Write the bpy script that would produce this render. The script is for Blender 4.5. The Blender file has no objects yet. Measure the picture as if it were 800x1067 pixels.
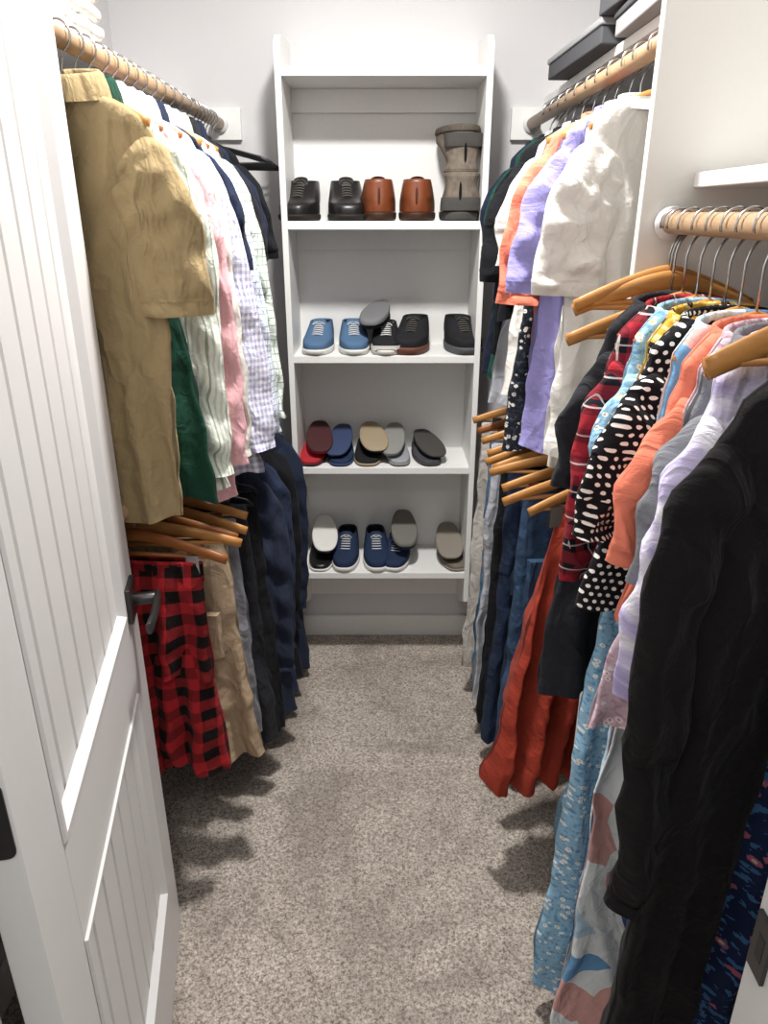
import bpy, math, random
from mathutils import Vector, Matrix, noise
random.seed(7)
S=bpy.context.scene
PI=math.pi

# ------------------------------------------------------------ materials
def lin(h):
    h=h.lstrip('#'); c=[int(h[i:i+2],16)/255 for i in (0,2,4)]
    return tuple((x/12.92 if x<=.04045 else ((x+.055)/1.055)**2.4) for x in c)+(1,)
class NT:
    def __init__(s,name,rough=.8,spec=.3,metal=0,sheen=0):
        s.m=bpy.data.materials.new(name); s.m.use_nodes=True
        s.t=s.m.node_tree; s.b=s.t.nodes['Principled BSDF']
        s.b.inputs['Roughness'].default_value=rough
        s.b.inputs['Specular IOR Level'].default_value=spec
        s.b.inputs['Metallic'].default_value=metal
        s.b.inputs['Sheen Weight'].default_value=sheen
    def set(s,sock,v):
        if isinstance(v,bpy.types.NodeSocket): s.t.links.new(v,sock)
        else: sock.default_value=v
    def math(s,op,a,b=0.0,c=0.0):
        n=s.t.nodes.new('ShaderNodeMath'); n.operation=op
        s.set(n.inputs[0],a); s.set(n.inputs[1],b); s.set(n.inputs[2],c); return n.outputs[0]
    def mix(s,f,a,b):
        n=s.t.nodes.new('ShaderNodeMix'); n.data_type='RGBA'
        s.set(n.inputs[0],f); s.set(n.inputs[6],a); s.set(n.inputs[7],b); return n.outputs[2]
    def noise(s,vec,scale,detail=2,rough=.5,dist=0):
        n=s.t.nodes.new('ShaderNodeTexNoise'); 
        if vec is not None: s.t.links.new(vec,n.inputs['Vector'])
        n.inputs['Scale'].default_value=scale; n.inputs['Detail'].default_value=detail
        n.inputs['Roughness'].default_value=rough; n.inputs['Distortion'].default_value=dist
        return n.outputs[0],n.outputs[1]
    def voro(s,vec,scale,rnd=1,feature='F1'):
        n=s.t.nodes.new('ShaderNodeTexVoronoi'); n.feature=feature
        if vec is not None: s.t.links.new(vec,n.inputs['Vector'])
        n.inputs['Scale'].default_value=scale; n.inputs['Randomness'].default_value=rnd
        return n.outputs[0],n.outputs[1]
    def ramp(s,f,stops,interp='LINEAR'):
        n=s.t.nodes.new('ShaderNodeValToRGB'); s.set(n.inputs[0],f); r=n.color_ramp; r.interpolation=interp
        while len(r.elements)<len(stops): r.elements.new(.5)
        for e,(p,c) in zip(r.elements,stops): e.position=p; e.color=c
        return n.outputs[0]
    def coord(s,k='UV'):
        n=s.t.nodes.new('ShaderNodeTexCoord'); return n.outputs[k]
    def mapping(s,vec,scale):
        n=s.t.nodes.new('ShaderNodeMapping'); s.t.links.new(vec,n.inputs[0]); n.inputs['Scale'].default_value=scale; return n.outputs[0]
    def sep(s,v):
        n=s.t.nodes.new('ShaderNodeSeparateXYZ'); s.t.links.new(v,n.inputs[0]); return n.outputs[0],n.outputs[1]
    def bump(s,h,strength=.3,dist=.002):
        n=s.t.nodes.new('ShaderNodeBump'); s.set(n.inputs['Height'],h)
        n.inputs['Strength'].default_value=strength; n.inputs['Distance'].default_value=dist
        s.t.links.new(n.outputs[0],s.b.inputs['Normal'])
    def color(s,c): s.set(s.b.inputs['Base Color'],c)

FC={}
def fabric(key,base,pat='solid',c2='#ffffff',c3='#000000',c4='#888888',sc=.02,rough=.88,bs=.9):
    if key in FC: return FC[key]
    M=NT('fabric_'+key,rough=rough,spec=.12,sheen=.04)
    uv=M.coord('UV'); x,y=M.sep(uv)
    B,C2,C3,C4=lin(base),lin(c2),lin(c3),lin(c4)
    def frac(v,p): return M.math('FRACT',M.math('ADD',M.math('DIVIDE',v,p),100.0))
    def lt(v,t): return M.math('LESS_THAN',v,t)
    if pat=='solid': col=M.mix(M.math('MULTIPLY',M.noise(uv,60,3)[0],.12),B,C3 if c3!='#000000' else (0,0,0,1))
    elif pat=='stripe': col=M.mix(lt(frac(x,sc),.4),B,C2); col=M.mix(lt(frac(x,sc*3.0),.12),col,C3)
    elif pat=='gingham':
        a=lt(frac(x,sc),.5); b=lt(frac(y,sc),.5)
        col=M.mix(M.math('MULTIPLY',M.math('ADD',a,b),.5),B,C2)
    elif pat=='windowpane':
        a=lt(frac(x,sc),.14); b=lt(frac(y,sc),.14); col=M.mix(M.math('MAXIMUM',a,b),B,C2)
        a=lt(frac(x,sc*2),.3); b=lt(frac(y,sc*2),.3); col=M.mix(M.math('MULTIPLY',M.math('ADD',a,b),.3),col,C3)
    elif pat=='plaid':
        a=lt(frac(x,sc),.5); b=lt(frac(y,sc),.5)
        col=M.mix(a,B,C2); colb=M.mix(b,B,C2); col=M.mix(.5,col,colb)
        l=M.math('MAXIMUM',lt(M.math('ABSOLUTE',M.math('SUBTRACT',frac(x,sc),.25)),.03),lt(M.math('ABSOLUTE',M.math('SUBTRACT',frac(y,sc),.25)),.03))
        col=M.mix(M.math('MULTIPLY',l,.6),col,C3)
    elif pat=='dots':
        row=M.math('FLOOR',M.math('DIVIDE',y,sc)); off=M.math('MULTIPLY',M.math('FRACT',M.math('MULTIPLY',M.math('ADD',row,100.0),.5)),sc)
        fx=M.math('SUBTRACT',frac(M.math('ADD',x,off),sc),.5); fy=M.math('SUBTRACT',frac(y,sc),.5)
        d=M.math('SQRT',M.math('ADD',M.math('MULTIPLY',fx,fx),M.math('MULTIPLY',fy,fy)))
        col=M.mix(lt(d,.26),B,C2)
    elif pat=='floral':
        d,c=M.voro(uv,1/sc); n=M.noise(uv,1.6/sc,2)[0]
        col=M.mix(M.math('GREATER_THAN',n,.57),B,C3)
        col=M.mix(lt(M.math('ADD',d,M.math('MULTIPLY',M.noise(uv,6/sc,1)[0],.25)),.42),col,C2)
        col=M.mix(lt(d,.13),col,C4)
    elif pat=='tiedye':
        n=M.noise(uv,1/sc,4,.6,1.5)[0]
        col=M.ramp(n,[(.40,B),(.50,C2),(.60,C3)])
    elif pat=='abstract':
        n=M.t.nodes.new('ShaderNodeVectorMath'); n.operation='ADD'
        nn=M.t.nodes.new('ShaderNodeVectorMath'); nn.operation='SCALE'; nn.inputs['Scale'].default_value=.05
        M.t.links.new(M.noise(uv,9,1)[1],nn.inputs[0]); M.t.links.new(uv,n.inputs[0]); M.t.links.new(nn.outputs[0],n.inputs[1])
        v,c=M.voro(n.outputs[0],1/sc); cr,_=M.sep(c)
        col=M.ramp(cr,[(0,C2),(.16,B),(.36,C3),(.50,B),(.66,C4),(.78,lin('#6fa3cf')),(.90,B)],'CONSTANT')
    elif pat=='denim':
        n=M.noise(M.mapping(uv,(900,120,1)),1,2)[0]; n2=M.noise(uv,7,3)[0]
        col=M.mix(n,B,C2); col=M.mix(M.math('MULTIPLY',n2,.5),col,C3)
    M.color(col)
    n1=M.noise(M.mapping(uv,(1,.35,1)),16,2,.5,.8)[0]
    r1=M.math('ABSOLUTE',M.math('SUBTRACT',n1,.5))
    n2=M.noise(M.mapping(uv,(1,.8,1)),34,3,.55,.5)[0]
    h=M.math('ADD',M.math('MULTIPLY',r1,1.8),M.math('MULTIPLY',n2,.5))
    h=M.math('ADD',h,M.math('MULTIPLY',M.noise(uv,900,1)[0],.05))
    M.bump(h,bs,.018)
    FC[key]=M.m; return M.m
def plain(name,c,rough=.5,spec=.4,metal=0,bump=0,bs=80,var=0,c2=None):
    if name in FC: return FC[name]
    M=NT(name,rough,spec,metal); o=M.coord('Object'); n=M.noise(o,bs,4)[0]
    M.color(M.mix(M.math('MULTIPLY',n,var or .06),lin(c),lin(c2) if c2 else (0,0,0,1)))
    if bump: M.bump(n,bump,.002)
    FC[name]=M.m; return M.m
def woodmat(name,a,b):
    M=NT(name,.4,.4); o=M.coord('Object'); v=M.mapping(o,(14,14,60))
    n=M.noise(v,1.2,4,.6,1.0)[0]
    M.color(M.mix(n,lin(a),lin(b))); M.bump(n,.1,.001); FC[name]=M.m; return M.m
wood=woodmat('hanger_wood','#c99556','#9c622c')
rodwood=woodmat('rod_wood','#bfa07e','#947658')
wood2=woodmat('hanger_wood_dark','#a4642f','#6f3f1d')
white=plain('white_painted_wood','#f1f1ef',.45,.4,bump=.05)
wallm=plain('wall_paint','#d8d7d8',.85,.15,bump=.12,bs=160,var=.04)
panelm=plain('cream_painted_panel','#e8e6e0',.6,.3,bump=.08,bs=120,var=.03)
doorm=plain('door_paint','#e4e3e2',.38,.45,bump=.04,bs=60,var=.03)
steel=plain('steel','#b8b8b8',.25,.5,1)
bronze=plain('dark_bronze','#4b4a4b',.35,.5,.8)
blackm=plain('black_plastic','#151517',.4,.4)
whitep=plain('white_plastic','#e8e8e8',.4,.4)
def carpetmat():
    M=NT('carpet_pile',1,.05); o=M.coord('Object')
    n1=M.noise(o,230,3,.7)[0]; n2=M.noise(o,110,3,.65)[0]; n3=M.noise(o,2.1,4,.60,.9)[0]; n4=M.noise(o,16,3,.6)[0]
    s=M.math('ADD',M.math('MULTIPLY',n1,.55),M.math('MULTIPLY',n2,.45))
    col=M.ramp(s,[(.35,lin('#6d6259')),(.45,lin('#a89c92')),(.52,lin('#d0c5ba')),(.63,lin('#f2e9df'))])
    big=M.ramp(M.math('ADD',M.math('MULTIPLY',n3,.75),M.math('MULTIPLY',n4,.25)),[(.44,(0,0,0,1)),(.57,(1,1,1,1))])
    col=M.mix(M.math('MULTIPLY',big,.45),col,lin('#7a6f66'))
    M.color(col); M.bump(s,1.0,.009); return M.m
carpet=carpetmat()

# ------------------------------------------------------------ mesh builder
class MB:
    def __init__(s): s.v=[];s.f=[];s.mi=[];s.uv=[];s.sm=[]
    def add(s,v,f,mi=0,uv=None,sm=True):
        o=len(s.v); s.v+= [tuple(p) for p in v]
        s.uv+= uv if uv else [(p[0]+p[1],p[2]) for p in v]
        for q in f: s.f.append(tuple(i+o for i in q)); s.mi.append(mi); s.sm.append(sm)
    def rings(s,R,mi=0,uv=None,cap0=False,cap1=False,sm=True):
        n=len(R[0]); v=[p for r in R for p in r]; f=[]
        for i in range(len(R)-1):
            for j in range(n):
                k=(j+1)%n; f.append((i*n+j,i*n+k,(i+1)*n+k,(i+1)*n+j))
        if cap0: f.append(tuple(range(n-1,-1,-1)))
        if cap1: f.append(tuple((len(R)-1)*n+j for j in range(n)))
        s.add(v,f,mi,uv,sm)
    def box(s,a,b,mi=0):
        x0,y0,z0=a;x1,y1,z1=b
        v=[(x0,y0,z0),(x1,y0,z0),(x1,y1,z0),(x0,y1,z0),(x0,y0,z1),(x1,y0,z1),(x1,y1,z1),(x0,y1,z1)]
        f=[(3,2,1,0),(4,5,6,7),(0,1,5,4),(1,2,6,5),(2,3,7,6),(3,0,4,7)]
        s.add(v,f,mi,sm=False)
    def tube(s,path,ra,rb=None,mi=0,n=12,B=(0,1,0),cap=True,disp=None):
        P=[Vector(p) for p in path]; m=len(P); B=Vector(B).normalized()
        if not isinstance(ra,(list,tuple)): ra=[ra]*m
        if rb is None: rb=ra
        if not isinstance(rb,(list,tuple)): rb=[rb]*m
        R=[]
        for i,p in enumerate(P):
            T=(P[min(i+1,m-1)]-P[max(i-1,0)]).normalized()
            N=T.cross(B)
            if N.length<1e-3: N=T.cross(Vector((1,0,0)))
            N.normalize(); BB=N.cross(T).normalized()
            r=[]
            for j in range(n):
                a=2*PI*j/n; q=p+N*(ra[i]*math.cos(a))+BB*(rb[i]*math.sin(a))
                if disp: q=disp(q,i,a)
                r.append(q)
            R.append(r)
        s.rings(R,mi,None,cap,cap)
    def obj(s,name,mats,parent=None,loc=(0,0,0),rot=(0,0,0),bevel=0):
        me=bpy.data.meshes.new(name); me.from_pydata(s.v,[],s.f); 
        for m in mats: me.materials.append(m)
        me.polygons.foreach_set('material_index',s.mi); me.polygons.foreach_set('use_smooth',s.sm)
        ul=me.uv_layers.new(name='UVMap'); 
        li=[0]*len(me.loops); me.loops.foreach_get('vertex_index',li)
        ul.data.foreach_set('uv',[c for i in li for c in s.uv[i]])
        me.validate(); me.update()
        o=bpy.data.objects.new(name,me); S.collection.objects.link(o)
        o.location=loc; o.rotation_euler=rot
        if parent: o.parent=parent
        if bevel:
            b=o.modifiers.new('bevel','BEVEL'); b.width=bevel; b.segments=2; b.limit_method='ANGLE'
        return o
def empty(name,loc,rot=(0,0,0)):
    e=bpy.data.objects.new(name,None); e.empty_display_size=.05; S.collection.objects.link(e); e.location=loc; e.rotation_euler=rot; return e
def boxobj(name,a,b,mat,bevel=0,parent=None):
    c=[(a[i]+b[i])/2 for i in range(3)]
    m=MB(); m.box([a[i]-c[i] for i in range(3)],[b[i]-c[i] for i in range(3)]); return m.obj(name,[mat],parent,c,bevel=bevel)
def interp(t,pts):
    if t<=pts[0][0]: return pts[0][1]
    for (a,x),(b,y) in zip(pts,pts[1:]):
        if t<=b:
            k=(t-a)/(b-a) if b>a else 1; return x+(y-x)*k
    return pts[-1][1]

# ------------------------------------------------------------ room
XL,XR,YB,YF,ZC=-.83,.80,2.63,.515,2.55
boxobj('floor',(-1.6,-1.3,-.05),(1.6,YB+.1,0),carpet)
boxobj('wall_back',(XL-.1,YB,0),(XR+.1,YB+.1,ZC),wallm)
boxobj('wall_left',(XL-.1,YF,0),(XL,YB,ZC),wallm)
boxobj('wall_right',(XR,YF,0),(XR+.1,YB,ZC),wallm)
boxobj('wall_front_left',(-1.6,YF-.115,0),(-.42,YF,ZC),wallm)
boxobj('wall_front_right',(.385,YF-.115,0),(1.6,YF,ZC),wallm)
boxobj('wall_front_header',(-.42,YF-.115,2.07),(.385,YF,ZC),wallm)
boxobj('ceiling',(-1.6,-1.3,ZC),(1.6,YB+.1,ZC+.08),plain('ceiling_paint','#f2f2f2',.9,.1))
boxobj('trim_jamb_right',(.362,YF-.125,0),(.385,YF+.004,2.07),doorm,.002)
boxobj('trim_jamb_left',(-.42,YF-.125,0),(-.40,YF+.004,2.07),doorm,.002)
boxobj('trim_jamb_head',(-.42,YF-.125,2.05),(.385,YF+.004,2.07),doorm)
boxobj('trim_casing_right',(.362,YF-.14,0),(.445,YF-.115,2.1),doorm,.003)
boxobj('trim_casing_left',(-.48,YF-.14,0),(-.40,YF-.115,2.1),doorm,.003)
m=MB(); m.box((.358,.485,.915),(.363,.513,.985)); m.box((.3575,.492,.935),(.3585,.504,.965),1)
m.obj('strike_plate',[bronze,blackm],bevel=.001)
boxobj('baseboard_back',(XL,YB-.015,0),(XR,YB,.09),white,.003)
boxobj('baseboard_left',(XL,YF,0),(XL+.014,YB,.09),white,.003)
boxobj('baseboard_right',(XR-.014,YF,0),(XR,YB,.09),white,.003)

# ------------------------------------------------------------ shelf unit
def shelf_unit():
    e=empty('shoe_shelf_unit',(0,2.37,0))
    W=.297; d=YB-2.37-.001
    for k,sx in enumerate((-1,1)):
        m=MB(); x0,x1=(sx*W-.009,sx*W+.009)
        prof=[(0,.29),(0,2.03),(.03,2.06),(d-.05,2.08),(d,2.08),(d,.19),(d-.06,.19)]
        R=[[(x,p,z) for p,z in prof] for x in (x0,x1)]
        m.rings(R,0,None,True,True,False); m.obj('side_%d'%k,[white],e,bevel=.0015)
    for k,z in enumerate((1.98,1.578,1.178,.803,.406)):
        m=MB(); m.box((-W+.009,.004,z-.024),(W-.009,d,z)); m.obj('shelf_%d'%k,[white],e,bevel=.002)
        m=MB(); m.box((-W+.009,d-.03,z-.09),(W-.009,d-.012,z-.0245)); m.obj('cleat_%d'%k,[white],e,bevel=.001)
    m=MB(); m.box((-W+.009,d-.011,.19),(W-.009,d,1.97)); m.obj('back_panel',[white],e)
shelf_unit()

# ------------------------------------------------------------ door
def door():
    p0=Vector((-.358,.55,0)); p1=Vector((-.495,1.30,0)); ang=math.atan2(p1.y-p0.y,p1.x-p0.x)
    e=empty('door_1',(p0.x,p0.y,.012),(0,0,ang))
    Wd=(p1-p0).length; T=.038; H=2.03
    m=MB(); st=.115
    def bx(x0,x1,z0,z1,y0=0,y1=T): m.box((x0,y0,z0),(x1,y1,z1))
    bx(0,st,0,H); bx(Wd-st,Wd,0,H); bx(st,Wd-st,0,.21); bx(st,Wd-st,.735,.895); bx(st,Wd-st,H-.13,H)
    m.obj('frame',[doorm],e,bevel=.0015)
    m=MB()
    for z0,z1 in ((.21,.735),(.895,H-.13)):
        n=7; w=(Wd-2*st)/n
        for i in range(n):
            a=st+i*w; b=a+w; g=.006
            for s_,yt in ((0,.010),(1,T-.010)):
                yg=yt+.007 if s_==0 else yt-.007
                v=[(a,yg,z0),(a+g,yt,z0),(b-g,yt,z0),(b,yg,z0),(a,yg,z1),(a+g,yt,z1),(b-g,yt,z1),(b,yg,z1)]
                f=[(0,1,5,4),(1,2,6,5),(2,3,7,6)]
                if s_: f=[q[::-1] for q in f]
                m.add(v,f,0,sm=False)
    m.obj('beadboard_panels',[doorm],e)
    m=MB()
    for z0,z1 in ((.21,.735),(.895,H-.13)):
        x0,x1=st,Wd-st; k=.02
        for yo,yi,yp in ((0,-.004,.010),(T,T+.004,T-.010)):
            lv=[(0,yo),(.003,yi),(.010,yi),(k,yp)]
            R=[[(x0+i,y,z0+i),(x1-i,y,z0+i),(x1-i,y,z1-i),(x0+i,y,z1-i)] for i,y in lv]
            m.rings(R,0,None,sm=False)
    m.obj('panel_moulding',[doorm],e)
    hx=Wd-.065; hz=.91
    for k,(sg,y0) in enumerate(((-1,0),(1,T))):
        m=MB(); y=lambda q: y0+sg*q
        m.box((hx-.035,min(y(0),y(.010)),hz-.035),(hx+.035,max(y(0),y(.010)),hz+.035))
        m.tube([(hx,y(.009),hz),(hx,y(.05),hz)],.012,B=(0,0,1),n=16)
        m.tube([(hx+.012,y(.052),hz),(hx-.03,y(.054),hz),(hx-.08,y(.053),hz),(hx-.118,y(.05),hz)],[.0065]*4,[.013,.013,.012,.012],B=(0,0,1),n=14)
        m.obj('lever_handle_%d'%k,[bronze],e,bevel=.0015)
    for k,z in enumerate((.22,1.045,1.80)):
        m=MB(); R=[]
        for x in (-.002,.0):
            r=[]
            for cy,cz,a0 in ((T-.014,z+.037,0),(.012,z+.037,90),(.012,z-.037,180),(T-.014,z-.037,270)):
                for q in range(5):
                    a=math.radians(a0+q*22.5); r.append((x,cy+.009*math.cos(a),cz+.009*math.sin(a)))
            R.append(r)
        m.rings(R,0,None,True,True,False)
        m.tube([(-.005,T-.002,z-.046),(-.005,T-.002,z+.046)],.006,n=12,B=(1,0,0))
        m.obj('hinge_%d'%k,[blackm],e)
door()

# ------------------------------------------------------------ rods, shelves, partition
RL,RR=-.515,.462
ZU,ZD,ZN,ZDR=1.86,1.06,1.585,1.14
def rod(name,x,y0,y1,z,fl=(1,1)):
    e=empty(name,(x,y0,z))
    m=MB(); m.tube([(0,0.0,0),(0,(y1-y0),0)],.0165,B=(0,0,1),n=24); m.obj('dowel',[rodwood],e)
    m=MB()
    for q,s_,k in ((0.0005,1,fl[0]),(y1-y0-.0005,-1,fl[1])):
        if k: m.tube([(0,q,0),(0,q+s_*.012,0)],.026,B=(0,0,1),n=24)
    m.obj('flanges',[whitep],e)
YP=1.30
rod('closet_rod',RL,1.325,YB-.02,ZU,(0,1)); rod('closet_rod',RL,1.325,YB-.02,ZD,(0,1))
rod('closet_rod',RR,YP+.02,YB-.02,ZU); rod('closet_rod',RR,YP+.02,YB-.02,ZDR)
rod('closet_rod',.467,YF,YP,ZN)
for z in (ZU,ZD): boxobj('trim_rod_bracket',(XL,1.309,z-.03),(RL+.010,1.325,z+.018),white,.001)
for s_,x0,x1,zd in (('left',XL,-.45,ZD),('right',.40,XR,ZDR)):
    for z in (ZU,zd): 
        boxobj('trim_cleat_'+s_,(x0,YB-.02,z-.045),(x1,YB,z+.045),white,.001)
boxobj('closet_shelf',(XL,YF,1.915),(-.60,YB,1.935),white,.002)
boxobj('closet_shelf',(.50,YP+.02,1.915),(XR,YB,1.935),white,.002)
boxobj('closet_shelf',(.497,YF,1.638),(XR,YP,1.66),white,.002)
boxobj('partition_panel',(.418,YP,0),(XR,YP+.02,2.40),panelm,.002)

# ------------------------------------------------------------ hangers
def hanger_mesh(m,kind,half=.205,pants=False,drop=0,th=1):
    pts=[(-.0225*math.cos(math.radians(a)),0,.0225*math.sin(math.radians(a))) for a in range(-20,260,20)]
    pts+= [(.004,0,-.030),(0,0,-.045),(0,0,-.078-drop)]
    m.tube(pts,.0019,mi=1,n=8)
    d=-drop
    if kind=='wood':
        P=[];A=[];Bq=[]
        for i in range(25):
            u=-1+2*i/24; P.append((u*half,0,d-.078-.050*abs(u)**1.35)); A.append((.013*(1-.35*abs(u))+.002)*th); Bq.append(.0065)
        m.tube(P,A,Bq,mi=0,n=12)
        m.tube([(-half*.86,0,d-.122),(half*.86,0,d-.122)],.005,mi=0,n=8)
    else:
        P=[(-half,0,d-.135),(-half*.9,0,d-.12),(-half*.5,0,d-.100),(0,0,d-.078),(half*.5,0,d-.100),(half*.9,0,d-.12),(half,0,d-.135)]
        m.tube(P,.0035,mi=0,n=8); m.tube([(-half,0,d-.135),(half,0,d-.135)],.003,mi=0,n=8)
    if pants:
        for sx in (-1,1):
            x=sx*half*.62; m.box((x-.014,-.007,-.165),(x+.014,.007,-.118),1)
def hmats(kind): return {'wood':[wood,steel],'dwood':[wood2,steel],'black':[blackm,steel],'white':[whitep,steel]}[kind]
def add_hanger(e,kind,half=.205,pants=False,drop=0):
    m=MB(); hanger_mesh(m,'wood' if kind in('wood','dwood') else 'plastic',half,pants,drop); return m.obj('hanger',hmats(kind),e)
def loose_hanger(x,y,z,yaw,kind,half=.205,roll=0,drop=0,th=1):
    m=MB(); hanger_mesh(m,'wood' if kind in('wood','dwood') else 'plastic',half,False,drop,th)
    nm={'wood':'wooden_hanger','dwood':'wooden_hanger','black':'black_hanger','white':'white_hanger'}[kind]
    m.obj(nm,hmats(kind),None,(x,y,z),(0,roll,yaw))

# ------------------------------------------------------------ garments
def ridge(x,y,z):
    n=noise.noise(Vector((x,y,z))); return max(0,1-abs(n)*3.2)**2
def waver(seed,amp,lam=.11):
    R=random.Random(seed); p=[R.uniform(0,6.28) for _ in range(6)]; k1=R.uniform(.85,1.15)
    def w(u,t,L,a=0.0):
        g=min(1,max(0,(t-.06)/.35))
        uw=u+.03*noise.noise(Vector((u*5,t*2.5,seed*1.3)))
        q=math.sin(2*PI*uw/(lam*k1)+p[0]+1.2*t*math.sin(p[3]))+.45*math.sin(2*PI*uw/(lam*.47)+p[1]-2.0*t)
        return amp*g*q+.012*noise.noise(Vector((u*9+seed*3.7,t*4,a+seed)))*(.3+g)
    return w
def body(m,mi,L,wf,tf,W,drift=0,z0=-.085,N=104,nz=80,seed=0,hemwave=.008,fold=.006,bend=0,dp=1.0):
    Rg=[];UV=[]
    for i in range(nz+1):
        q=i/nz; t=L*(q**1.5*.6+q*.4) if q<1 else L
        hw=interp(t,wf); tv=interp(t,tf); r=[]
        for j in range(N):
            a=2*PI*j/N; c,s_=math.cos(a),math.sin(a)
            u=hw*(abs(c)**.85)*(1 if c>=0 else -1)
            v=tv*(abs(s_)**.7)*(1 if s_>=0 else -1)
            side=0 if s_>=0 else 5
            g=min(1,t/.25); out=1 if s_>=0 else -1
            uw=u+.02*noise.noise(Vector((u*8,t*3,seed+side)))
            v+=W(u,t,L)+ fold*g*math.sin(uw*2*PI/.075+side*1.3+t*1.5+seed)*(abs(s_))
            v+=out*abs(s_)*.009*ridge(u*9+seed,t*3.0+u*2,seed*1.7+side)*min(1,t/.1)
            v+=out*abs(s_)*.006*ridge(u*18+seed,t*9,seed*.7+side)*g
            v+=.004*math.sin((abs(u)*60+t*46)+seed)*math.exp(-((t-.2)/.12)**2)*abs(s_)
            zz=z0-t+hemwave*math.sin(u*2*PI/.16+seed)*(t/L)**6
            x=u+drift*(t/L)**dp+bend*math.sin(PI*t/L)+(.014*noise.noise(Vector((t*6,seed,side)))+.007*noise.noise(Vector((t*17,seed+4,side))))*g
            r.append((x,v,zz)); UV.append((u+seed*.13+ (0.31 if side else 0),zz))
        Rg.append(r)
    m.rings(Rg,mi,UV)
def sleeve(m,mi,sx,sh,W,L,kind,seed,drift,z0=-.085,width=1,out=0,thick=.02,dp=1.0,sl_len=1.0):
    o=out
    if kind=='long':
        P=[(sh-.055,.085),(sh-.03,.11),(sh-.008,.16),(sh+.0+o*.2,.25),(sh+.0+o*.5,.36),(sh-.005+o*.8,.48),(sh-.01+o,.60),(sh-.01+o,.66),(sh-.01+o,.68)]
        A=[.04,.055,.058,.056,.053,.050,.046,.040,.042]
    elif kind=='three':
        P=[(sh-.055,.085),(sh-.03,.11),(sh-.008,.16),(sh+.0+o*.5,.25),(sh+.0+o,.36),(sh-.005+o,.44)]; A=[.04,.055,.058,.056,.053,.053]
    else:
        P=[(sh-.06,.08),(sh-.035,.11),(sh-.012,.15),(sh+.003,.20),(sh+.010+o,.26),(sh+.012+o,.30)]; A=[.04,.058,.066,.068,.066,.066]
    P=[(a,.085+(b-.085)*sl_len if b>.085 else b) for a,b in P]
    Q=[];AA=[]
    n=40
    for i in range(n+1):
        f=i/n*(len(P)-1); k=min(int(f),len(P)-2); g=f-k
        Q.append((P[k][0]+(P[k+1][0]-P[k][0])*g,P[k][1]+(P[k+1][1]-P[k][1])*g)); AA.append(A[k]+(A[k+1]-A[k])*g)
    path=[(sx*a+drift*(b/L)**dp,0,z0-b) for a,b in Q]
    rb=[(.019+.003*math.sin(i*.9+seed))*(min(1,.55+i/12)) for i in range(n+1)]
    def disp(p,i,a):
        t=-(p.z-z0); g=min(1,i/8)
        sa=math.sin(a)
        p.y+=W(p.x,max(t,0),L)*.6
        p.y+=sa*(.009*ridge(p.x*12+seed,p.z*11,seed+2.2)+.006*ridge(p.x*24,p.z*20+seed,seed))*g
        p.y+=.005*math.sin(p.z*62+p.x*50+seed)*g + .011*noise.noise(Vector((p.x*18,p.z*6+seed,3)))*g
        p.x+=.009*noise.noise(Vector((p.z*15,seed*2.1,math.cos(a))))*g
        p.y+= (-.012)*min(1,i/10)
        return p
    m.tube(path,[a*width for a in AA],rb,mi=mi,n=40,cap=False,disp=disp)
    if kind=='long':
        m.tube([path[-5],path[-3],path[-1]],[AA[-5]*width*1.03,AA[-3]*width*1.05,AA[-1]*width*1.06],[.022]*3,mi=mi,n=36,cap=False,disp=lambda p,i,a: disp(p,20,a))
    elif kind=='short':
        m.tube([path[-6],path[-5]],[AA[-6]*width*1.012]*2,[rb[-6]*1.08]*2,mi=mi,n=36,cap=False,disp=lambda p,i,a: disp(p,30,a))
def ring_band(m,mi,rx,ry,prof):
    R=[[((rx+d)*math.cos(2*PI*j/32),(ry+d)*math.sin(2*PI*j/32),z+.010*math.sin(2*PI*j/32)) for j in range(32)] for d,z in prof]
    m.rings(R,mi)
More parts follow.
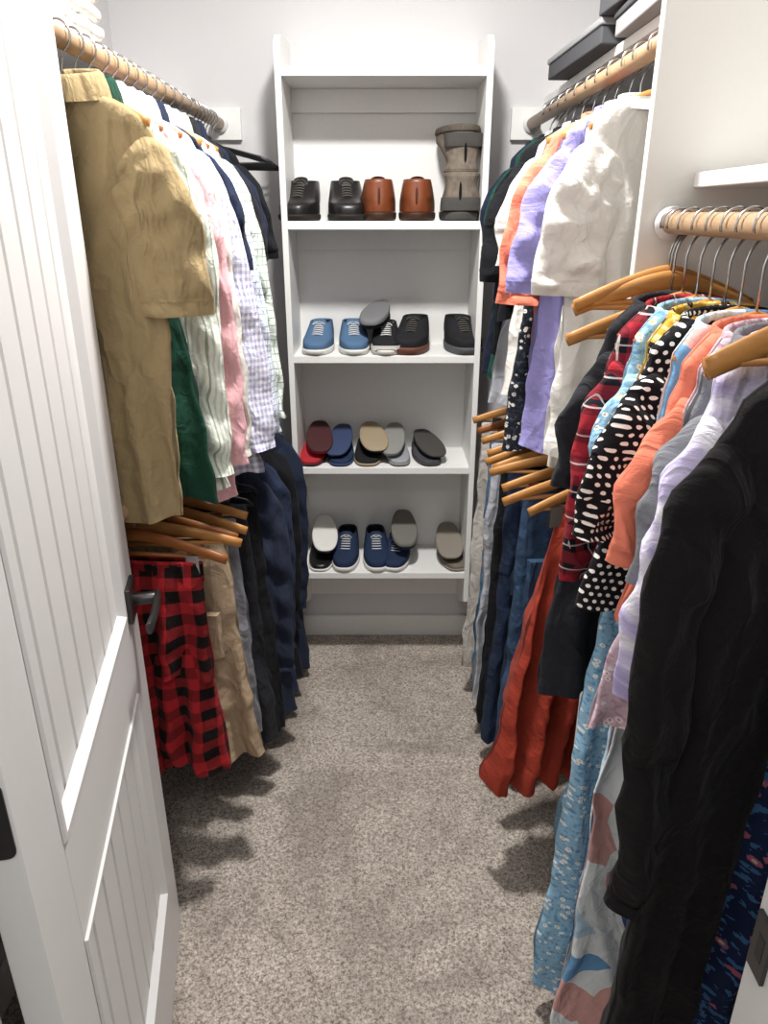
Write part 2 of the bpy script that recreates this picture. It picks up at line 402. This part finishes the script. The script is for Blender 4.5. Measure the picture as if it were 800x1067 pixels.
def shirt(name,x,y,z,mat,L=.76,yaw=0,sl='long',sh=.165,hem=.18,seed=1,hg='wood',collar='shirt',drift=0,amp=.009,thick=.018,trim=None,lam=.12,waist=None,fold=.008,sw=1,sides=(-1,1),out=.03,drop=0,nk=.058,dp=1.0,sl_len=1.0):
    e=empty(name,(x,y,z),(0,0,math.radians(yaw)))
    W=waver(seed,amp,lam); m=MB()
    wf=[(0,nk),(.006,nk+.008),(.020,nk+(sh-nk)*.45),(.040,nk+(sh-nk)*.78),(.062,sh-.010),(.085,sh-.002),(.12,sh),(.22,sh-.002)]
    if waist: wf+=[(.40,waist),(.55,waist+.01)]
    wf+=[(L,hem)]
    tf=[(0,.030),(.02,.026),(.06,.020),(.15,thick),(L,thick*1.15)]
    z0=-.078-drop
    body(m,0,L,wf,tf,W,drift,z0,seed=seed,fold=fold,dp=dp)
    if sl:
        for sx in sides: sleeve(m,0,sx,sh,W,L,sl,seed+sx,drift,z0,width=sw,out=out,dp=dp,sl_len=sl_len)
    if collar=='shirt':
        ring_band(m,1,nk-.003,.032,[(.004,z0-.012),(.0,z0+.012),(.002,z0+.024),(.006,z0+.028),(.012,z0+.022),(.018,z0+.004),(.021,z0-.012)])
    elif collar=='tee':
        ring_band(m,1,nk,.030,[(.004,z0-.014),(-.002,z0-.004),(.001,z0+.003),(.006,z0+.001),(.009,z0-.012)])
    elif collar=='lapel':
        ring_band(m,1,.055,.036,[(.002,z0-.01),(.0,z0+.02),(.012,z0+.022),(.022,z0-.01)])
        for sx in (-1,1):
            v=[];f=[]
            for i in range(9):
                t=i/8*.32; w=.052*math.sin(PI*min(1,(i/8)**.6))+.004
                yy=-.034+W(sx*.03,t,L)-.004
                v+=[(sx*(.055-.05*i/8),yy,z0-t-.01),(sx*(.055-.05*i/8+w),yy+.003,z0-t-.01)]
            for i in range(8): f.append((2*i,2*i+1,2*i+3,2*i+2))
            m.add(v,f,1)
    m.obj('fabric',[mat,trim or mat,whitep],e)
    add_hanger(e,hg,half=sh-.014,drop=drop)
    return e
def pants(name,x,y,z,mat,L=.6,yaw=0,top=.16,bot=.14,seed=1,hg='wood',legs=False,drift=0,amp=.009,thick=.02,fold=.009,lam=.10,z0=-.135,band=True,trim=None,half=.19,clips=True,pockets=False):
    e=empty(name,(x,y,z),(0,0,math.radians(yaw)))
    W=waver(seed,amp,lam); m=MB()
    if legs:
        cr=.27
        body(m,0,cr,[(0,top*.97),(.04,top),(cr,top*1.04)],[(0,.012),(.05,thick),(cr,thick)],W,drift*.2,z0,seed=seed,fold=fold)
        for k,sx in enumerate((-1,1)):
            LL=L-.20-(.02 if k else 0); mm=MB()
            body(mm,0,LL,[(0,top*.46),(.06,top*.5),(LL,bot*.52)],[(0,.012),(.06,thick),(LL,thick)],W,drift*.8,0,seed=seed+k*3,fold=fold)
            off=Vector((sx*top*.5+drift*.15,.004*sx,z0-.20))
            m.add([Vector(p)+off for p in mm.v],mm.f,0,[(u[0]+sx*top*.5,u[1]-.2) for u in mm.uv])
    else:
        body(m,0,L,[(0,top*.97),(.03,top),(L*.5,(top+bot)/2),(L,bot)],[(0,.009),(.04,thick*.8),(L,thick*1.3)],W,drift,z0,seed=seed,fold=fold)
    if band:
        R=[]
        for d,zz in ((.0,z0-.045),(.003,z0-.043),(.003,z0),(-.002,z0+.003),(-.008,z0)):
            R.append([((top+d)*math.cos(2*PI*j/40),(.014+d)*math.sin(2*PI*j/40),zz) for j in range(40)])
        m.rings(R,1)
        for k in (-.6,-.2,.3,.7): m.box((top*k-.005,-.021,z0-.05),(top*k+.005,-.015,z0+.004),1)
    if pockets:
        for sx in (-1,1):
            px=sx*top*.5+drift*.3; pz=z0-.16
            m.rings([[(px-.05,-thick-.010,pz),(px+.05,-thick-.010,pz),(px+.05,-thick-.010,pz-.12),(px,-thick-.012,pz-.135),(px-.05,-thick-.010,pz-.12)],
                     [(px-.044,-thick-.022,pz-.004),(px+.044,-thick-.022,pz-.004),(px+.044,-thick-.022,pz-.114),(px,-thick-.024,pz-.128),(px-.044,-thick-.022,pz-.114)]],1,None,False,True,False)
    m.obj('fabric',[mat,trim or mat],e); add_hanger(e,hg,half=half,pants=clips)
    return e

# fabrics
F=fabric
tan=F('tan','#a08d69','solid',c3='#5c4a2e'); green=F('dark_green','#1b3f31'); pink=F('pink','#efb9bf')
wstripe=F('white_green_stripe','#eceee6','stripe','#cfd9c6','#9fae98',sc=.012)
lav=F('lavender_gingham','#efeff5','gingham','#aeaed2',sc=.014)
bluechk=F('blue_check','#eef1f6','windowpane','#7f9ac2','#c9d5e6',sc=.014)
greenchk=F('green_check','#eef2ec','windowpane','#7fa088','#d5e0d2',sc=.018)
navy=F('navy','#252c40'); black=F('black_cloth','#1b1c20'); blackk=F('black_knit','#171516')
char=F('charcoal','#2a2b30'); grey=F('grey','#85878d'); lgrey=F('light_grey','#b9bcc4')
khaki=F('khaki','#b09a80',c3='#6a5238'); buffalo=F('buffalo_plaid','#a8262c','gingham','#16100f',sc=.055)
flannel=F('red_flannel','#a02834','plaid','#1d1a22','#e7d8d4',sc=.045)
whitef=F('white_cotton','#efece6',c3='#c4bfb6',bs=.7); periw=F('periwinkle','#a29cd8',c3='#6f68a8'); coral=F('coral','#ec866c',c3='#a04030')
rust=F('rust_red','#a03c2c',c3='#4a140c'); denim=F('denim','#46607f','denim','#2b3f5c','#1d2c44')
denim2=F('light_denim','#6d8cab','denim','#4e6c8e','#34506f')
bfloral=F('light_blue_floral','#94bdd8','floral','#eef4f8','#6d9cc0','#d8b65a',sc=.014)
dots=F('polka_dots','#17161a','dots','#eeeae4',sc=.0115)
absf=F('abstract_print','#e9f0f2','abstract','#34538c','#bcd9ec','#d9a7a2',sc=.07)
nfloral=F('navy_floral','#26345a','floral','#c8748c','#4f7fb4','#eadfc8',sc=.020)
lfloral=F('lavender_print','#b9aedd','tiedye','#d3caec','#ece8f5',sc=.07)
pinkfl=F('pink_print','#cbb0ba','floral','#e8d9dc','#b995a2','#bb8888',sc=.014)
rpat=F('dark_print','#22262e','floral','#d9d6d0','#3a4250','#8a8f99',sc=.016)
mustard=F('mustard_print','#d2a13c','floral','#20202a','#e8cf8a','#7a3a20',sc=.02)
ivory=F('ivory','#e6e3da',c3='#b9b4aa',bs=.7)
bstripe=F('bstripe','#e9edf4','stripe','#9db4d4','#c3d0e4',sc=.014)

# ---- left upper rod : name,y,mat,L,sleeve,collar,yaw,hanger,sh,hem,drift,out,sl_len
Lu=[('tan_shirt',1.36,tan,.74,'short','shirt',-8,'wood',.150,.130,-.012,.0,1.22),
('green_shirt',1.415,green,.72,None,'shirt',-4,'wood',.105,.165,.02,-.02,1),
('striped_shirt',1.47,wstripe,.71,'long','shirt',-3,'dwood',.135,.165,.02,.02,1),
('pink_shirt',1.535,pink,.76,'long','shirt',-2,'white',.140,.17,.025,.03,1),
('white_shirt',1.585,ivory,.68,'long','shirt',-2,'dwood',.140,.17,.02,.03,1),
('gingham_shirt',1.645,lav,.75,'long','shirt',-1,'black',.145,.18,.045,.05,1),
('navy_shirt',1.705,navy,.66,'short','shirt',0,'wood',.150,.15,.0,.0,1),
('checked_shirt',1.765,bluechk,.70,'long','shirt',2,'white',.140,.18,.04,.05,1),
('blue_striped_shirt',1.835,bstripe,.70,'long','shirt',2,'dwood',.135,.18,.03,.045,1),
('green_checked_shirt',1.905,greenchk,.74,'long','shirt',3,'wood',.140,.18,.035,.05,1),
('charcoal_shirt',1.985,char,.66,'short','shirt',3,'black',.14,.16,.0,.0,1),
('navy_polo_shirt',2.06,navy,.70,'short','shirt',2,'black',.14,.16,.0,.0,1),
('black_shirt',2.15,black,.66,'short','tee',0,'black',.145,.17,.0,.0,1)]
for i,(n,y,mt,L,sl,co,yw,hg,sh_,hm,dr,ou,sll) in enumerate(Lu):
    shirt(n,RL,y,ZU,mt,L,yw,sl,seed=i+3,hg=hg,collar=co,sh=sh_,hem=hm,drift=dr,out=ou,sl_len=sll)
for i,y in enumerate((2.23,2.27,2.31,2.35,2.39,2.43,2.47)): loose_hanger(RL,y,ZU,math.radians(-8+5*i),'black')
# ---- left lower rod
pants('red_plaid_pants',RL,1.405,ZD,buffalo,.55,-6,top=.135,bot=.165,seed=31,hg='dwood',amp=.018,thick=.028,drift=.0,fold=.018,legs=True,lam=.085)
pants('khaki_pants',RL,1.50,ZD,khaki,.60,0,top=.165,bot=.165,seed=32,hg='dwood',legs=True,thick=.026,drift=.045,fold=.014,pockets=True)
loose_hanger(RL,1.45,ZD,math.radians(6),'wood')
loose_hanger(RL,1.56,ZD,math.radians(-6),'wood')
pants('grey_pants',RL,1.62,ZD,grey,.62,2,top=.16,bot=.15,seed=33,hg='wood',thick=.02,drift=.04)
pants('charcoal_pants',RL,1.71,ZD,char,.74,2,top=.17,bot=.16,seed=34,hg='black',legs=True,thick=.022,drift=.05)
pants('black_pants',RL,1.80,ZD,black,.74,2,top=.18,bot=.18,seed=35,hg='black',thick=.022,drift=.04)
shirt('navy_suit_jacket',RL,1.92,ZD,F('suit_navy','#2f3547',bs=.35),.84,3,'long',sh=.18,hem=.22,seed=36,hg='black',collar='lapel',thick=.028,drift=.02,out=.01)
shirt('denim_jacket',RL,2.05,ZD,F('suit_char','#36405a','denim','#2a3145','#20253a',bs=.5),.86,3,'long',sh=.185,hem=.23,seed=37,hg='black',collar='lapel',thick=.028,out=.01)
shirt('black_suit_jacket',RL,2.18,ZD,F('suit_black','#1f2025',bs=.35),.88,2,'long',sh=.19,hem=.23,seed=38,hg='black',collar='lapel',thick=.03,out=.01)
shirt('navy_coat',RL,2.32,ZD,F('suit_navy2','#282f42',bs=.35),.93,0,'long',sh=.20,hem=.24,seed=39,hg='black',collar='lapel',thick=.035,out=.01)
# ---- right back upper
shirt('white_tee',RR,1.44,ZU,whitef,.64,12,'short',sh=.125,hem=.140,seed=51,hg='wood',collar='tee',amp=.012,lam=.14,out=-.0,drift=.0,sl_len=1.1)
shirt('white_blouse',RR,1.52,ZU,ivory,.68,8,None,sh=.105,hem=.115,seed=52,hg='black',collar='tee')
shirt('periwinkle_tee',RR,1.585,ZU,periw,.66,6,'short',sh=.135,hem=.165,seed=53,hg='wood',collar='tee',amp=.010,out=.01,sl_len=1.15)
shirt('coral_shirt',RR,1.68,ZU,coral,.46,4,'short',sh=.145,hem=.13,seed=54,hg='wood',collar='tee',out=.0,sl_len=1.3)
shirt('patterned_blouse',RR,1.77,ZU,rpat,.72,2,None,sh=.13,hem=.17,seed=55,hg='black',collar='tee')
shirt('white_tank_top',RR,1.85,ZU,whitef,.60,2,'short',sh=.130,hem=.17,seed=56,hg='black',collar='tee',out=-.01)
shirt('black_tee',RR,1.95,ZU,black,.44,0,'short',sh=.145,hem=.17,seed=57,hg='black',collar='tee',out=.0,sl_len=1.2)
shirt('grey_tee',RR,2.04,ZU,lgrey,.68,0,'short',sh=.12,hem=.17,seed=58,hg='black',collar='tee',out=-.01)
shirt('black_blouse',RR,2.13,ZU,black,.56,-2,'short',sh=.12,hem=.16,seed=59,hg='black',collar='tee',out=-.01)
shirt('green_tee',RR,2.22,ZU,F('forest','#1f4a3c'),.64,-2,'short',sh=.115,hem=.15,seed=60,hg='black',collar='tee',out=-.02)
shirt('navy_tee',RR,2.31,ZU,navy,.64,-2,'short',sh=.115,hem=.15,seed=61,hg='black',collar='tee',out=-.02)
# ---- right back lower
pants('rust_trousers',RR,1.49,ZDR,rust,.70,14,top=.09,bot=.140,seed=71,hg='wood',legs=False,drift=-.09,amp=.020,thick=.032,fold=.015,lam=.075,half=.16)
pants('denim_jeans',RR,1.62,ZDR,denim,.76,6,top=.14,bot=.14,seed=72,hg='wood',legs=True,drift=-.03,thick=.024,pockets=True)
pants('dark_jeans',RR,1.76,ZDR,F('dkdenim','#2c3b55','denim','#1d2940','#141d30'),.82,4,top=.15,bot=.15,seed=73,hg='wood',legs=True,drift=-.03,thick=.024)
pants('black_trousers',RR,1.87,ZDR,black,.84,2,top=.15,bot=.16,seed=74,hg='wood',drift=-.02)
pants('light_trousers',RR,1.98,ZDR,lgrey,.84,0,top=.16,bot=.16,seed=75,hg='wood',drift=-.02)
pants('blue_jeans',RR,2.08,ZDR,denim2,.84,0,top=.15,bot=.15,seed=76,hg='dwood',drift=-.02,legs=True)
pants('stone_trousers',RR,2.2,ZDR,F('stone','#c9c4bd'),.88,0,top=.16,bot=.18,seed=77,hg='wood',drift=-.01)
for y,yw in ((1.555,12),(1.69,-6),(1.82,8)): loose_hanger(RR-.0,y,ZDR,math.radians(yw),'wood')
# ---- right front rod
XN=.467
for y,yw,dp_ in ((1.278,4,0),(1.266,-3,.008)): loose_hanger(XN,y,ZN,math.radians(yw),'wood',.15,0,dp_)
loose_hanger(XN,1.252,ZN,math.radians(9),'wood',.17,0,.05)
D=.035
kw=dict(drop=D,nk=.070,dp=1.0,fold=.010)
shirt('charcoal_blouse',XN,1.205,ZN,char,.72,8,'short',sh=.125,hem=.145,seed=81,hg='wood',collar='tee',sw=.75,drift=-.035,out=-.01,**kw)
shirt('red_flannel_shirt',XN,1.15,ZN,flannel,.40,8,'three',sh=.125,hem=.12,seed=82,hg='wood',collar='tee',sw=.7,drift=-.02,out=.0,**kw)
shirt('floral_maxi_dress',XN,1.10,ZN,bfloral,1.40,7,'short',sh=.115,hem=.155,seed=83,hg='wood',collar='tee',waist=.10,amp=.012,sw=.6,drift=-.0,out=-.02,**kw)
shirt('mustard_top',XN,1.05,ZN,mustard,.30,7,None,sh=.11,hem=.12,seed=84,hg='black',collar='tee',**kw)
shirt('polka_dot_top',XN,1.005,ZN,dots,.42,7,'short',sh=.12,hem=.14,seed=85,hg='wood',collar='tee',sw=.8,drift=-.03,out=.0,**kw)
shirt('abstract_print_dress',XN,.955,ZN,absf,1.38,6,None,sh=.11,hem=.155,seed=86,hg='wood',collar='tee',waist=.10,amp=.012,drift=.0,**kw)
shirt('coral_top',XN,.905,ZN,coral,.40,6,'short',sh=.115,hem=.12,seed=87,hg='wood',collar='tee',sw=.7,drift=-.02,out=-.01,**kw)
shirt('pink_blouse',XN,.872,ZN,pinkfl,.54,6,None,sh=.105,hem=.14,seed=92,hg='black',collar='tee',drift=-.035,**kw)
shirt('grey_top',XN,.845,ZN,grey,.36,6,'short',sh=.115,hem=.12,seed=88,hg='wood',collar='tee',sw=.65,drift=-.01,out=-.01,**kw)
shirt('lavender_top',XN,.81,ZN,lfloral,.46,5,'three',sh=.115,hem=.13,seed=89,hg='wood',collar='tee',sw=.72,drift=-.02,out=.01,**kw)
loose_hanger(XN+.01,.782,ZN,math.radians(10),'wood',.15,0,.005,1.25)
shirt('navy_floral_dress',XN+.06,.765,ZN,nfloral,1.32,4,None,sh=.10,hem=.15,seed=90,hg='black',collar='tee',waist=.10,drift=.04,drop=D)
shirt('black_cardigan',XN+.015,.71,ZN,blackk,1.17,4,'long',sh=.12,hem=.050,seed=91,hg='wood',collar='tee',waist=.052,drift=-.14,thick=.024,amp=.012,sw=.68,sides=(-1,),out=-.04,drop=D,nk=.07,dp=.5)

# ------------------------------------------------------------ shoes
def shoe(name,x,y,z,yaw,L=.25,W=.095,H=.085,up=None,sole=None,lace=None,inner=None,sh=.02,boot=0,flip=False,tilt=0,parent=None,tongue=True,slip=False,tap=.22,hk=.86,cap=None,ex=.66):
    m=MB(); N=44; hw=W/2
    def sg(v,p): return (abs(v)**p)*(1 if v>=0 else -1)
    def ring(zz,y0,y1,w):
        yc=(y0+y1)/2; hl=(y1-y0)/2; r=[]
        for j in range(N):
            a=2*PI*j/N; py=yc+hl*sg(math.cos(a),.88); s_=math.sin(a)
            k=min(1,max(0,(py/L-.15)/.45)); k=k*k*(3-2*k); sp=hk+(1-hk)*k
            r.append((hw*w*sp*sg(s_,ex),py,zz))
        return r
    m.rings([ring(0,.006,L-.012,.90),ring(.002,.002,L-.005,.97),ring(sh*.5,.0,L,1.02),ring(sh-.001,.0,L-.0,1.01),ring(sh,.004,L-.004,.97)],1,None,True,True)
    ztoe=sh+.45*(H-sh)*.75
    lv=[ring(sh,.003,L-.005,.96),ring(sh+(ztoe-sh)*.5,.001,L-.004,.97)]
    vam=[]
    n=10; wt=.96-tap
    for i in range(n):
        f=i/(n-1); zz=ztoe+(H-ztoe)*f**1.15; y1=L-.010-(L*.55-.01)*(f**.55); w=.96-tap*f**1.8
        lv.append(ring(zz,.001+.006*f,y1,w)); vam.append((y1,zz,w))
    if boot:
        for i in range(1,9):
            f=i/8; y1=L*.45-.01*math.sin(PI*f); lv.append(ring(H+(boot-H)*f,.007-.004*f,y1,wt-.09*math.sin(PI*f)+.04*f)); 
        top=boot
    else: top=H
    lv.append(ring(top+.003,.010,L*.44,wt-.06)); lv.append(ring(top-.001,.014,L*.43,wt-.12))
    m.rings(lv,0)
    m.rings([ring(top-.001,.014,L*.43,wt-.12),ring(top-.02,.016,L*.47,wt-.14),ring(sh+.006,.02,L*.6,wt-.1)],2,None,False,True)
    rr=ring(top+.001,.010,L*.445,wt-.06)
    m.tube(rr+[rr[0]],.0035 if not boot else .007,mi=0,n=6,B=(0,0,1))
    if cap:
        R=[ring(sh+.001,L*.7,L-.0025,.985),ring(sh+(ztoe-sh)*.6,L*.72,L-.0015,.985)]
        m.rings(R,1)
    if tongue:
        y1=L*.44; q=.024
        v=[(-q,y1+.014,top-.02),(0,y1+.018,top-.014),(q,y1+.014,top-.02),(-q,y1+.002,top+.006),(0,y1+.006,top+.010),(q,y1+.002,top+.006),(-q*.8,y1-.006,top+.012),(0,y1-.003,top+.016),(q*.8,y1-.006,top+.012)]
        m.add(v,[(0,1,4,3),(1,2,5,4),(3,4,7,6),(4,5,8,7)],0)
    if lace and not slip:
        for i in range(3,n):
            yy,zz,w=vam[i]; q=.018
            m.tube([(-q-.004,yy-.012,zz-.001),(-q*.4,yy+.002,zz+.005),(q*.4,yy+.002,zz+.005),(q+.004,yy-.012,zz-.001)],.0024,mi=3,n=6,B=(0,0,1))
        yy,zz,w=vam[-1]
        if boot:
            for i in range(5):
                zq=H+(boot-H)*i/5; m.tube([(-.02,L*.445,zq),(0,L*.455,zq+.004),(.02,L*.445,zq)],.0022,mi=3,n=6,B=(0,0,1))
        for sx in (-1,1): m.tube([(0,yy+.003,zz+.004),(sx*.014,yy+.014,zz+.006),(sx*.026,yy+.018,zz-.006),(sx*.008,yy+.006,zz+.002)],.002,mi=3,n=6,B=(0,0,1))
    elif slip:
        for sx in (-1,1): m.tube([(sx*.022,L*.44,H-.004),(sx*.026,L*.53,H-.012),(sx*.024,L*.6,H-.020)],.0028,mi=3,n=6,B=(1,0,0))
    rot=(math.radians(tilt),PI if flip else 0,math.radians(yaw))
    m.box((-.005,-.0012,sh+.012),(.005,.004,top-.012),3)
    if boot:
        R=[ring(sh+.002,-.0015,L*.35,.99),ring(sh+.03,-.001,L*.30,.97),ring(sh+.038,.0015,L*.28,.93)]
        m.rings(R,2)
    o=m.obj(name,[up,sole,inner or blackm,lace or up],parent,(x,y,z),rot)
    sb=o.modifiers.new('s','SUBSURF'); sb.levels=1; sb.render_levels=1
    return o
lb=plain('black_leather','#1d1b1c',.35,.5,bump=.1); br=plain('brown_leather','#854729',.38,.5,bump=.15,var=.6,c2='#3f1c0c',bs=30)
bluec=plain('blue_canvas','#54708f',.9,.1,bump=.3,bs=300); ws=plain('white_rubber','#e6e4df',.6,.3); ds=plain('dark_rubber','#26221f',.7,.3)
navc=plain('navy_mesh','#26344f',.85,.2,bump=.3,bs=300); blkc=plain('black_mesh','#222225',.85,.2,bump=.3,bs=300)
tauc=plain('taupe_suede','#8f8478',.95,.1,bump=.3,bs=50,var=.9,c2='#3b352f'); redc=plain('red_canvas','#b0323a',.9,.1)
grc=plain('grey_mesh','#9a9da4',.85,.2,bump=.2,bs=300); cord=plain('cord','#5a564f',.8,.2); bcord=plain('blackcord','#0f0f10',.8,.2); wcord=plain('whitecord','#dddddd',.8,.2)
dkbrown=plain('brown_sole','#3a2418',.6,.3); lin_t=plain('tan_lining','#a08870',.9,.1); brc=plain('brown_cord','#4a2412',.6,.3)
greyd=plain('dark_grey_suede','#4d4b49',.9,.1,bump=.2,bs=80); tsole=plain('taupe_tread','#6d655c',.85,.15,bump=.4,bs=120,var=.8)
U0=2.375; UB=2.62
Z=[1.578,1.178,.803,.406]
def xat(px,z,Y=2.42):
    p=math.radians(22); zc=Y*math.cos(p)+(1.6-z)*math.sin(p); return (px-400)*zc/770
z=Z[0]
for px,yw in ((317,172),(356,186)): shoe('black_dress_shoe',xat(px,z),UB-.006,z,yw,W=.122,L=.242,H=.112,up=lb,sole=ds,lace=cord,sh=.020,tap=.10)
for px,yw in ((395,2),(433,-3)): shoe('brown_dress_shoe',xat(px,z),U0,z,yw,W=.116,L=.24,H=.112,up=br,sole=dkbrown,lace=brc,sh=.026,inner=lin_t,tap=.16,hk=.9,ex=.8)
shoe('high_top_sneaker',xat(477,z),U0+.002,z,-8,W=.142,L=.235,H=.085,boot=.128,up=tauc,sole=greyd,inner=greyd,lace=bcord,sh=.028,tap=.14,hk=.88,ex=.85)
shoe('high_top_sneaker',xat(481,z),U0+.006,z+.262,6,W=.134,L=.235,H=.085,boot=.122,up=tauc,sole=tsole,inner=greyd,lace=bcord,sh=.022,tap=.14,hk=.88,flip=True,ex=.85)
z=Z[1]
for px,yw in ((334,176),(365,184)): shoe('blue_canvas_shoe',xat(px,z),UB-.005,z,yw,W=.102,L=.25,H=.084,up=bluec,sole=ws,lace=wcord,sh=.02,tap=.14)
shoe('black_white_sneaker',xat(402,z),UB-.015,z,180,W=.100,L=.24,H=.082,up=blkc,sole=ws,lace=wcord,inner=grc,tap=.14,cap=True)
shoe('black_white_sneaker',xat(398,z),UB-.006,z+.150,168,W=.092,L=.215,H=.062,up=blkc,sole=plain('grey_rubber2','#77787a',.8,.2),lace=wcord,flip=True,tongue=False,tilt=12,tap=.12)
for px,yw in ((438,168),(476,190)): shoe('black_running_shoe',xat(px,z),UB-.014,z,yw,W=.116,L=.24,H=.100,up=blkc,sole=plain('rubber_warm','#6b4436',.6,.3) if px==438 else plain('rubber_mid','#55565a',.6,.3),lace=cord,sh=.026,tap=.14)
z=Z[2]
def stack(n1,px,z,up,sole,inner,H=.055,lace=None,W=.092,yw=180,tilt=13,dy=5):
    shoe(n1,xat(px,z),UB-.02,z,yw,W=W,L=.225,H=H,up=up,sole=sole,inner=inner,lace=lace,sh=.012,slip=not lace,tongue=bool(lace),tap=.1)
    shoe(n1,xat(px,z)+.004,UB-.018,z+2*H+.014,yw+dy,W=W,L=.22,H=H,up=up,sole=sole,inner=inner,lace=lace,sh=.010,flip=True,slip=not lace,tongue=False,tilt=tilt,tap=.1)
stack('red_flat_shoe',328,z,redc,plain('red_black_tread','#4c2c2e',.8,.2),redc,H=.046,dy=9,yw=176)
stack('navy_flat_shoe',355,z,navc,plain('navy_rubber','#3a4869',.7,.3),navc,H=.040,dy=-6,lace=wcord)
stack('tan_sandal',383,z,blkc,plain('tan_rubber','#a2927a',.8,.2),lin_t,H=.044,W=.098,dy=8,tilt=11)
stack('grey_flat_shoe',411,z,grc,plain('grey_rubber','#8b8c88',.8,.2),grc,H=.042,W=.086,yw=185,dy=-10)
stack('charcoal_slipper',438,z,plain('charcoal_felt','#4a4a4f',.95,.1),greyd,blkc,H=.030,yw=190,tilt=9)
z=Z[3]
stack('black_white_flat_shoe',334,z,lb,ws,lin_t,H=.060,W=.094)
for px,yw in ((362,177),(390,183)): shoe('navy_sneaker',xat(px,z),UB-.014,z,yw,W=.100,L=.24,H=.092,up=navc,sole=ws,lace=wcord,sh=.022,tap=.14)
shoe('navy_grey_sneaker',xat(420,z),UB-.014,z,170,W=.102,L=.24,H=.078,up=navc,sole=ws,lace=wcord,sh=.02,tap=.14)
shoe('navy_grey_sneaker',xat(420,z),UB-.018,z+.158,182,W=.098,L=.22,H=.07,up=navc,sole=plain('grey_tread','#77756f',.85,.15),lace=wcord,sh=.02,flip=True,tongue=False,tilt=13,tap=.12)
stack('taupe_moccasin',467,z,tauc,plain('taupe_rubber','#8d867c',.8,.2),lin_t,H=.046,W=.1,yw=189,dy=-8)

# ------------------------------------------------------------ things on the shelves
gb=plain('grey_card','#98999b',.6,.3); dk=plain('dark_card','#4c4d51',.6,.3)
def storage(name,x0,x1,y0,y1,z0,h,a,b,yaw=0):
    cx,cy=(x0+x1)/2,(y0+y1)/2
    e=empty(name,(cx,cy,z0),(0,0,math.radians(yaw))); w,d=(x1-x0)/2,(y1-y0)/2
    m=MB(); m.box((-w,-d,0),(w,d,h*.72)); m.obj('tray',[b],e,bevel=.003)
    m=MB(); m.box((-w-.004,-d-.004,h*.72),(w+.004,d+.004,h)); m.obj('lid',[a],e,bevel=.003)
storage('storage_box',.455,.77,1.85,2.32,1.936,.05,gb,dk,2)
storage('storage_box',.47,.77,1.42,1.78,1.936,.045,dk,gb,-2)
storage('storage_box',.465,.76,1.50,1.86,1.987,.05,gb,dk,3)
storage('storage_box',.45,.76,1.56,1.93,2.038,.05,gb,dk,-2)
storage('storage_box',.46,.76,1.55,1.90,2.089,.05,dk,blackm,1)
storage('storage_box',.45,.76,1.60,1.95,2.140,.05,gb,dk,1)
def blanket(x,y,z):
    m=MB()
    for k in range(4):
        n=20; zz=.035*k+.02; R=[]
        for i in range(n+1):
            a=-1+2*i/n; r=[]
            for j in range(28):
                t=2*PI*j/28; c,s_=math.cos(t),math.sin(t)
                px=.10*(abs(c)**.4)*(1 if c>=0 else -1); pz=.018*(abs(s_)**.7)*(1 if s_>=0 else -1)
                e_=min(1,(1-abs(a))*8+.35)
                r.append((px*(1-.1*(1-e_))+.006*noise.noise(Vector((px*8,a*5,k))),a*.17,zz+pz*e_+.006*noise.noise(Vector((px*14,a*6,k*3)))))
            R.append(r)
        m.rings(R,0,None,True,True)
    m.obj('folded_blanket',[whitef],None,(x,y,z))
blanket(-.70,1.70,1.936)

# ------------------------------------------------------------ lights
def lamp(name,x,y,z,power,size,col=(1,.975,.94)):
    e=empty(name,(x,y,z))
    m=MB(); R=[[(r*math.cos(2*PI*j/40),r*math.sin(2*PI*j/40),zz) for j in range(40)] for r,zz in ((.16,0),(.165,-.012),(.16,-.02))]
    m.rings(R,0,None,True,True); m.obj('lamp_base',[whitep],e)
    l=bpy.data.lights.new(name+'_light','AREA'); l.shape='DISK'; l.size=size; l.energy=power; l.color=col
    o=bpy.data.objects.new('lamp_light',l); S.collection.objects.link(o); o.parent=e; o.location=(0,0,-.03)
lamp('ceiling_light',0,1.45,ZC,38,.16)
lamp('ceiling_light',0,-.35,ZC,11,.5)  # unseen fill lamp and base added behind the camera, brightens camera-facing sides
w=bpy.data.worlds.new('World'); S.world=w; w.use_nodes=True
w.node_tree.nodes['Background'].inputs[0].default_value=(1,.98,.96,1); w.node_tree.nodes['Background'].inputs[1].default_value=.42

# ------------------------------------------------------------ camera
c=bpy.data.cameras.new('cam'); c.sensor_fit='VERTICAL'; c.sensor_height=36; c.lens=26; c.clip_start=.02
co=bpy.data.objects.new('camera',c); S.collection.objects.link(co)
co.location=(0,0,1.6); co.rotation_euler=(math.radians(90-22),0,0)
S.camera=co
S.view_settings.view_transform='Standard'
S.view_settings.exposure=0.06
